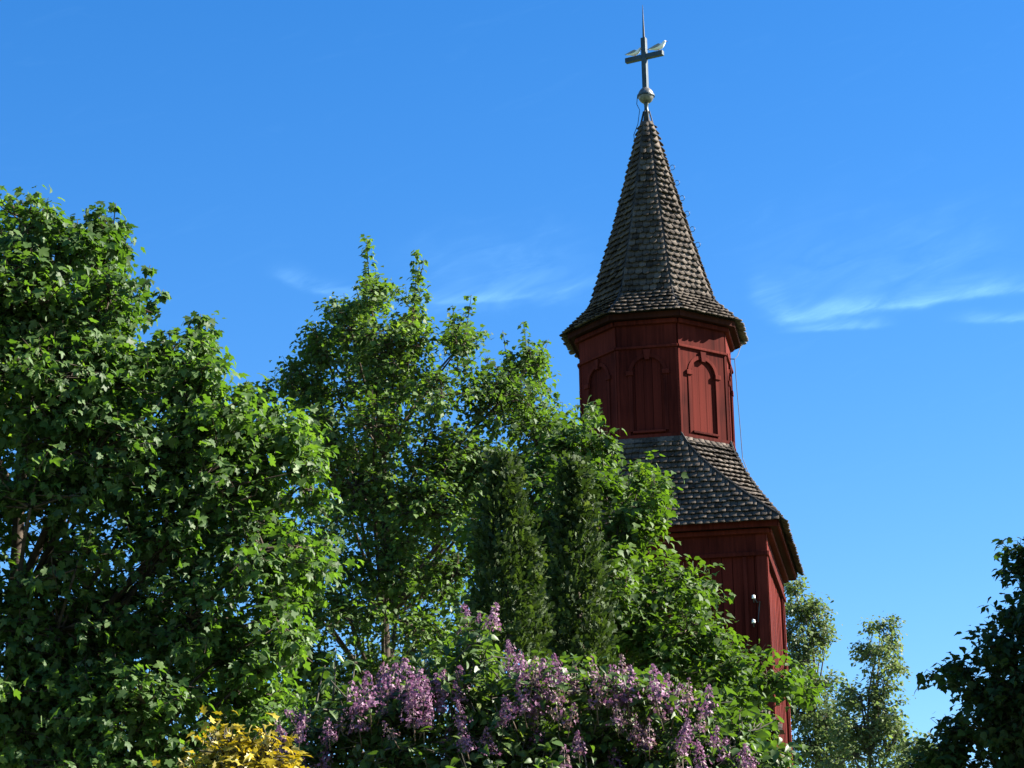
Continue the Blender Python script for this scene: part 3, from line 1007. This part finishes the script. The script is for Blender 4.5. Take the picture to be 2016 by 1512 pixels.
tree('broadleaf_tree', 'tall loose tree between the maple and the tower, upright leafy shoots on top', 'tree', 800, 36.0,
     [(728, 585, 42, 45), (815, 615, 36, 50), (690, 645, 75, 50), (640, 690, 50, 45), (770, 690, 90, 65), (570, 740, 30, 28), (500, 790, 40, 40), (625, 780, 65, 55), (900, 690, 45, 55),
      (870, 780, 80, 60, .7), (1040, 720, 42, 50), (985, 790, 85, 75), (740, 840, 90, 60, .8), (740, 760, 80, 55, .8), (630, 860, 70, 50), (890, 900, 110, 80), (1060, 870, 65, 65), (1110, 830, 32, 32),
      (700, 960, 100, 80), (840, 1010, 110, 80), (650, 1080, 65, 80, .7), (770, 1120, 100, 80), (690, 1220, 80, 70, .7), (820, 1240, 90, 70, .8), (900, 1130, 60, 80, .8),
      (600, 1160, 45, 90, .5), (955, 960, 70, 80), (1120, 920, 45, 50), (640, 1320, 80, 50, .8), (760, 1330, 80, 50, .7), (600, 1280, 55, 75, .9), (585, 1390, 65, 55, .9), (660, 1395, 80, 45, 1.2), (760, 1390, 80, 40), (850, 1330, 70, 50)],
     46000, .092, LOBED, M_MID, M_BARK, .16, bulge=.75, per=8, droop=.4,
     shoots=[(722, 465, 730, 580, 17, 110), (820, 495, 815, 610, 17, 110), (835, 508, 822, 560, 8, 12), (928, 580, 910, 700, 17, 60), (890, 600, 900, 690, 12, 30), (1030, 632, 1040, 720, 14, 40),
             (1080, 668, 1055, 740, 14, 36), (990, 650, 1005, 760, 9, 24), (700, 560, 720, 640, 12, 30), (545, 725, 600, 790, 14, 30), (605, 640, 650, 700, 16, 30)])

tree('broadleaf_tree', 'bright yellow-green tree spreading before the foot of the tower', 'tree', 1250, 31.0,
     [(1163, 812, 14, 18), (1185, 880, 28, 32), (1130, 885, 48, 42), (1150, 960, 58, 52), (1255, 965, 22, 36), (1250, 1000, 55, 45), (1292, 975, 26, 30), (1215, 1060, 80, 52), (1060, 930, 45, 45),
      (1070, 1010, 65, 70), (1190, 1150, 90, 65), (1310, 1150, 65, 40), (1370, 1170, 32, 22), (1220, 1230, 110, 60), (1350, 1245, 75, 45), (1310, 1310, 90, 45), (1440, 1310, 70, 34), (1520, 1340, 55, 32),
      (1400, 1365, 75, 36), (1580, 1352, 32, 24), (1420, 1440, 80, 36), (1490, 1495, 70, 30), (1060, 1120, 80, 70), (1090, 1230, 90, 70), (960, 1080, 50, 60), (960, 1220, 60, 60)],
     22500, .104, LOBED, M_LIME, M_BARK, .14, bulge=.6, per=8,
     shoots=[(1163, 795, 1160, 850, 12, 20), (1255, 905, 1260, 980, 10, 22), (1330, 1095, 1300, 1140, 10, 16), (1405, 1165, 1360, 1190, 10, 14)], trunk_top=(1200, 960))

tree('broadleaf_tree', 'pale tree close behind the right edge of the tower', 'tree', 1600, 72.0,
     [(1570, 1180, 30, 38), (1600, 1220, 42, 45), (1625, 1270, 34, 36), (1590, 1300, 40, 40, .7), (1600, 1350, 60, 36), (1570, 1400, 50, 40), (1620, 1430, 55, 45), (1590, 1490, 70, 40), (1560, 1260, 30, 60), (1655, 1430, 45, 45), (1665, 1490, 60, 36)],
     10500, .125, ROUND, M_FAR, M_BARK2, .2, bulge=.7, per=8, clump=.36, trunk_top=(1590, 1200))
tree('broadleaf_tree', 'thin pale tree with a leaning stem, standing alone right of the tower', 'tree', 1640, 68.0,
     [(1742, 1250, 34, 26), (1725, 1290, 44, 30), (1765, 1300, 26, 34), (1740, 1345, 36, 30, .6), (1690, 1370, 46, 32, .8), (1745, 1400, 40, 36), (1690, 1430, 50, 38), (1760, 1460, 36, 46), (1680, 1490, 70, 40), (1765, 1510, 40, 40)],
     7000, .12, ROUND, M_FAR, M_BARK2, .2, bulge=.7, per=8, clump=.36, trunk_top=(1745, 1290),
     shoots=[(1738, 1225, 1742, 1260, 8, 16)])
tree('young_tree', 'small pale bush top low between the thin tree and the dark tree', 'tree', 1830, 60.0,
     [(1815, 1475, 22, 24), (1835, 1505, 36, 30), (1800, 1530, 36, 40)],
     1800, .14, ROUND, M_FAR, M_BARK2, .08, bulge=.6, per=7)
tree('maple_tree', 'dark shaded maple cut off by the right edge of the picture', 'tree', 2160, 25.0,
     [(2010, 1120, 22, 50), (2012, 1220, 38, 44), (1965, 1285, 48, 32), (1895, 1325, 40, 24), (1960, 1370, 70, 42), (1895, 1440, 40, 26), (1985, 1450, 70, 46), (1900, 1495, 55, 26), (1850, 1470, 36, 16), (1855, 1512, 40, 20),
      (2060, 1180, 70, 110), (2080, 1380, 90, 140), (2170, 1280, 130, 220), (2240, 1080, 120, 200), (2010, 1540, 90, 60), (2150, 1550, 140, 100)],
     24000, .100, LOBED, M_SHADELEAF, M_BARK, .18, bulge=.6, per=8, flat=.35, clump=.5, droop=.8, trunk_top=(2200, 1000),
     shoots=[(2003, 1070, 2012, 1140, 12, 20), (1856, 1312, 1900, 1325, 10, 16), (1850, 1352, 1900, 1340, 10, 14), (1848, 1448, 1890, 1445, 10, 14)])


# ------------------------------------------------------------------ columnar thujas
def thuja(label, x_top, y_top, half_w, depth, lean=0.0):
    top = at(x_top, y_top, depth)
    base = np.array([top[0] - lean, depth, 0.])
    root = empty('thuja', base)
    tag(root, label, 'thuja', 'columnar thujas')
    H = top[2]
    R = half_w * depth / F_PX
    MB().tube([(0, 0, 0), (lean * .5, 0, H * .5), (lean, 0, H * .97)], [.09, .06, .01], 8).build('trunk', M_BARK, root, smooth=True)
    K, per = 2300, 10
    N = K * per
    t = rng.uniform(.02, 1, K) ** .85
    prof_ = np.minimum(1, (1 - t) * 4.0) ** .6 * (1 - .30 * t)
    a_ = rng.uniform(0, 2 * math.pi, K)
    lump = 1 + .10 * np.sin(a_ * 3 + t * 31) + .08 * np.sin(a_ * 5 - t * 47)
    rr2 = R * prof_ * lump * np.sqrt(rng.uniform(.25, 1.05, K))
    ow = np.stack([np.cos(a_), np.sin(a_), np.zeros(K)], -1)
    tuft = ow * rr2[:, None] + np.stack([lean * t, 0 * t, H * t], -1)
    tdir = norm(ow * .45 + [0, 0, .8] + rng.normal(0, .25, (K, 3)))
    ow, tdir = np.repeat(ow, per, 0), np.repeat(tdir, per, 0)
    P = np.repeat(tuft, per, 0) + tdir * rng.uniform(-.04, .12, (N, 1)) + rng.normal(0, .03, (N, 3))
    tip = norm(tdir + rng.normal(0, .5, (N, 3)))
    nn = norm(rng.normal(0, .8, (N, 3)) + ow * .5)
    nn = norm(nn - tip * (tip * nn).sum(-1, keepdims=True))
    ex = np.cross(tip, nn)
    s = rng.uniform(.05, .115, N)[:, None]
    Mx = np.stack([ex * s, tip * s, nn * s], -1)
    tint = np.clip(rng.beta(2, 2, N) * .8 + .2 * rng.uniform(0, 1, N), 0, .999)
    scatter('spray', 'foliage', FAN, Mx, P, tint, M_THUJA, root, visible_pick(P + base, s[:, 0], 200))


thuja('columnar thuja behind the tallest lilac shoot, left of the pair', 990, 912, 102, 24.0, -.16)
thuja('slimmer columnar thuja nearer the tower, right of the pair', 1129, 922, 82, 24.6, -.14)

# ------------------------------------------------------------------ lilac
D_L = 10.5
lil_root, lil_base = tree('lilac_bush', 'lilac bush with purple flower panicles below the trees', 'lilac', 1060, D_L,
     [(640, 1440, 80, 45), (750, 1400, 90, 50), (880, 1370, 100, 55), (1040, 1350, 110, 50), (1190, 1375, 100, 50), (1320, 1400, 80, 45), (1440, 1460, 90, 36), (945, 1265, 40, 36), (930, 1300, 60, 30),
      (600, 1500, 90, 50), (780, 1490, 130, 70), (980, 1470, 140, 80), (1180, 1480, 130, 80), (1370, 1500, 120, 60), (1510, 1510, 70, 36), (1000, 1640, 420, 130), (1400, 1640, 200, 110), (660, 1650, 160, 110)],
     15000, .052, HEART, M_LILAC, M_BARK2, .045, bulge=.22, per=7, droop=.25, up_w=.8, picks=300, top_frac=.5,
     shoots=[(660, 1275, 655, 1380, 26, 16), (640, 1310, 620, 1400, 22, 14), (700, 1290, 690, 1380, 20, 10), (945, 1215, 945, 1300, 36, 26), (905, 1205, 925, 1290, 22, 10)])

# floret: four petals
FLO_V, FLO_T = [(0, 0, 0)], []
for k in range(4):
    a_ = math.pi / 2 * k
    c_, s_ = math.cos(a_), math.sin(a_)
    i0 = len(FLO_V)
    for (x, y, z) in ((.22, .25, .02), (0, .62, .10), (-.22, .25, .02)):
        FLO_V.append((x * c_ - y * s_, x * s_ + y * c_, z))
    FLO_T += [(0, i0, i0 + 1), (0, i0 + 1, i0 + 2)]
FLO_V, FLO_T = np.array(FLO_V), np.array(FLO_T)


def panicle_mesh(n_f, width, fade):
    """a conical panicle of unit height along +z"""
    t = rng.uniform(0, 1, n_f) ** 1.25
    a_ = rng.uniform(0, 2 * math.pi, n_f)
    r = width * (1 - t) ** .75 * rng.uniform(.45, 1.1, n_f) * (1 + .35 * np.sin(a_ * 3 + t * 9)) + .03
    ow = np.stack([np.cos(a_), np.sin(a_), .35 + 0 * a_], -1)
    P = np.stack([np.cos(a_) * r, np.sin(a_) * r, t], -1)
    nn = norm(ow + rng.normal(0, .45, (n_f, 3)))
    tip = norm(np.cross(nn, rng.normal(0, 1, (n_f, 3))))
    ex = np.cross(tip, nn)
    s = rng.uniform(.085, .14, n_f)[:, None] * (1.05 - .35 * t[:, None])
    Mx = np.stack([ex * s, tip * s, nn * s], -1)
    vv_ = np.einsum('nij,vj->nvi', Mx, FLO_V) + P[:, None]
    tt = (FLO_T[None] + (np.arange(n_f) * len(FLO_V))[:, None, None]).reshape(-1, 3)
    tint = rng.beta(2, 2, n_f) * .85
    tint[rng.uniform(0, 1, n_f) < fade] = .98
    V, T, TI = [vv_.reshape(-1, 3)], [tt], [np.repeat(tint, len(FLO_V))]
    # the stem
    st = MB().tube([(0, 0, -.5), (0, 0, 0), (0, 0, .9)], [.02, .018, .006], 4)
    sv = np.array(st.v); nb = len(V[0])
    stt = [(f[0], f[i], f[i + 1]) for f in st.f for i in range(1, len(f) - 1)]
    V.append(sv); T.append(np.array(stt) + nb); TI.append(np.full(len(sv), .99))
    return tri_mesh('flower_panicle', np.concatenate(V), np.concatenate(T), M_PETAL, np.concatenate(TI))


fresh = [panicle_mesh(130, .33, .06) for _ in range(5)]
faded = [panicle_mesh(75, .28, .6) for _ in range(3)]
PAN = [(922, 1238, 62, -12), (966, 1238, 62, 14), (944, 1240, 40, 0), (704, 1400, 70, -12), (728, 1392, 78, -4), (752, 1375, 80, 6), (768, 1360, 66, 12), (803, 1358, 74, -6), (822, 1375, 66, 8), (815, 1425, 80, -3),
       (835, 1430, 50, 20), (850, 1385, 66, 10), (868, 1372, 64, 4), (600, 1425, 56, -55), (562, 1500, 80, -10), (575, 1520, 60, -35), (632, 1512, 70, 10), (605, 1530, 60, -30), (906, 1365, 62, 0),
       (908, 1425, 52, -6), (960, 1485, 60, 0), (885, 1505, 60, -12), (868, 1512, 50, 20), (775, 1455, 48, -30), (1010, 1318, 66, -8), (1022, 1335, 60, 6), (1048, 1345, 62, 10), (1068, 1350, 60, 2), (1032, 1400, 76, -8),
       (1050, 1385, 60, 10), (1008, 1415, 56, -22), (1072, 1378, 50, 14), (1105, 1345, 66, -14), (1128, 1368, 62, 8), (1098, 1412, 62, -6), (1122, 1430, 56, 12), (1175, 1395, 74, -4), (1184, 1370, 56, 6), (1218, 1385, 88, -8),
       (1238, 1378, 78, 4), (1232, 1412, 64, 0), (1292, 1375, 76, -4), (1308, 1385, 66, 8), (1328, 1405, 70, 14), (1302, 1420, 56, -12), (1355, 1385, 60, 4), (1392, 1410, 70, 6), (1226, 1325, 44, 0), (1170, 1335, 50, -4),
       (1382, 1515, 60, -6), (1462, 1530, 60, -4), (1270, 1480, 50, -8), (1350, 1462, 56, 8), (1112, 1520, 64, 0), (1210, 1515, 60, -6), (1345, 1525, 60, 0), (1405, 1470, 46, 12)]
PAN += [(float(x), float(1330 + 75 * ((x - 1030) / 400) ** 2 + y), float(h), float(t)) for x, y, h, t in zip(rng.uniform(660, 1340, 24), rng.uniform(20, 150, 24), rng.uniform(40, 68, 24), rng.normal(0, 14, 24))]
PAN += [(556, 1468, 56, -14), (590, 1462, 50, 10), (648, 1455, 52, -6), (668, 1440, 50, 12), (1425, 1500, 56, 6), (1475, 1512, 54, -8), (1378, 1440, 52, 8)]
FADED = {26, 33, 34, 35, 36, 37, 44, 45, 47, 48, 22, 23, 53, 55}
for i, (px, py, h, tilt) in enumerate(PAN):
    dd = D_L - .30 + rng.uniform(-.16, .18) + (.25 if py < 1300 else 0)
    p = at(px, py, dd)
    o = link_mesh('flower_panicle', (faded[i % 3] if i in FADED or (i > 60 and i % 3 == 0) else fresh[i % 5]), lil_root)
    s = h * 0.90 * dd / F_PX
    o.location = p - lil_base
    o.rotation_euler = (rng.uniform(-.25, .15), rad(tilt) + rng.normal(0, .08), rng.uniform(0, 6.28))
    o.rotation_euler = (Matrix.Rotation(rad(tilt), 3, 'Y') @ Matrix.Rotation(rng.uniform(-.2, .2), 3, 'X') @ Matrix.Rotation(rng.uniform(0, 6.28), 3, 'Z')).to_euler()
    o.scale = (s * 1.05, s * 1.05, s)

# ------------------------------------------------------------------ golden shrub
tree('golden_shrub', 'golden yellow leaved shrub at the bottom edge left of the lilac', 'shrub', 455, 9.0,
     [(455, 1500, 46, 24, 1.6), (505, 1492, 26, 24, 1.6), (410, 1520, 32, 18, 1.6), (470, 1545, 80, 36), (450, 1650, 100, 100)],
     4200, .052, LANCE, M_GOLD, M_BARK2, .02, bulge=.5, per=6, droop=.1, picks=200, rnd=.8, top_frac=.6,
     shoots=[(497, 1458, 499, 1520, 10, 10), (432, 1474, 440, 1520, 10, 8)])
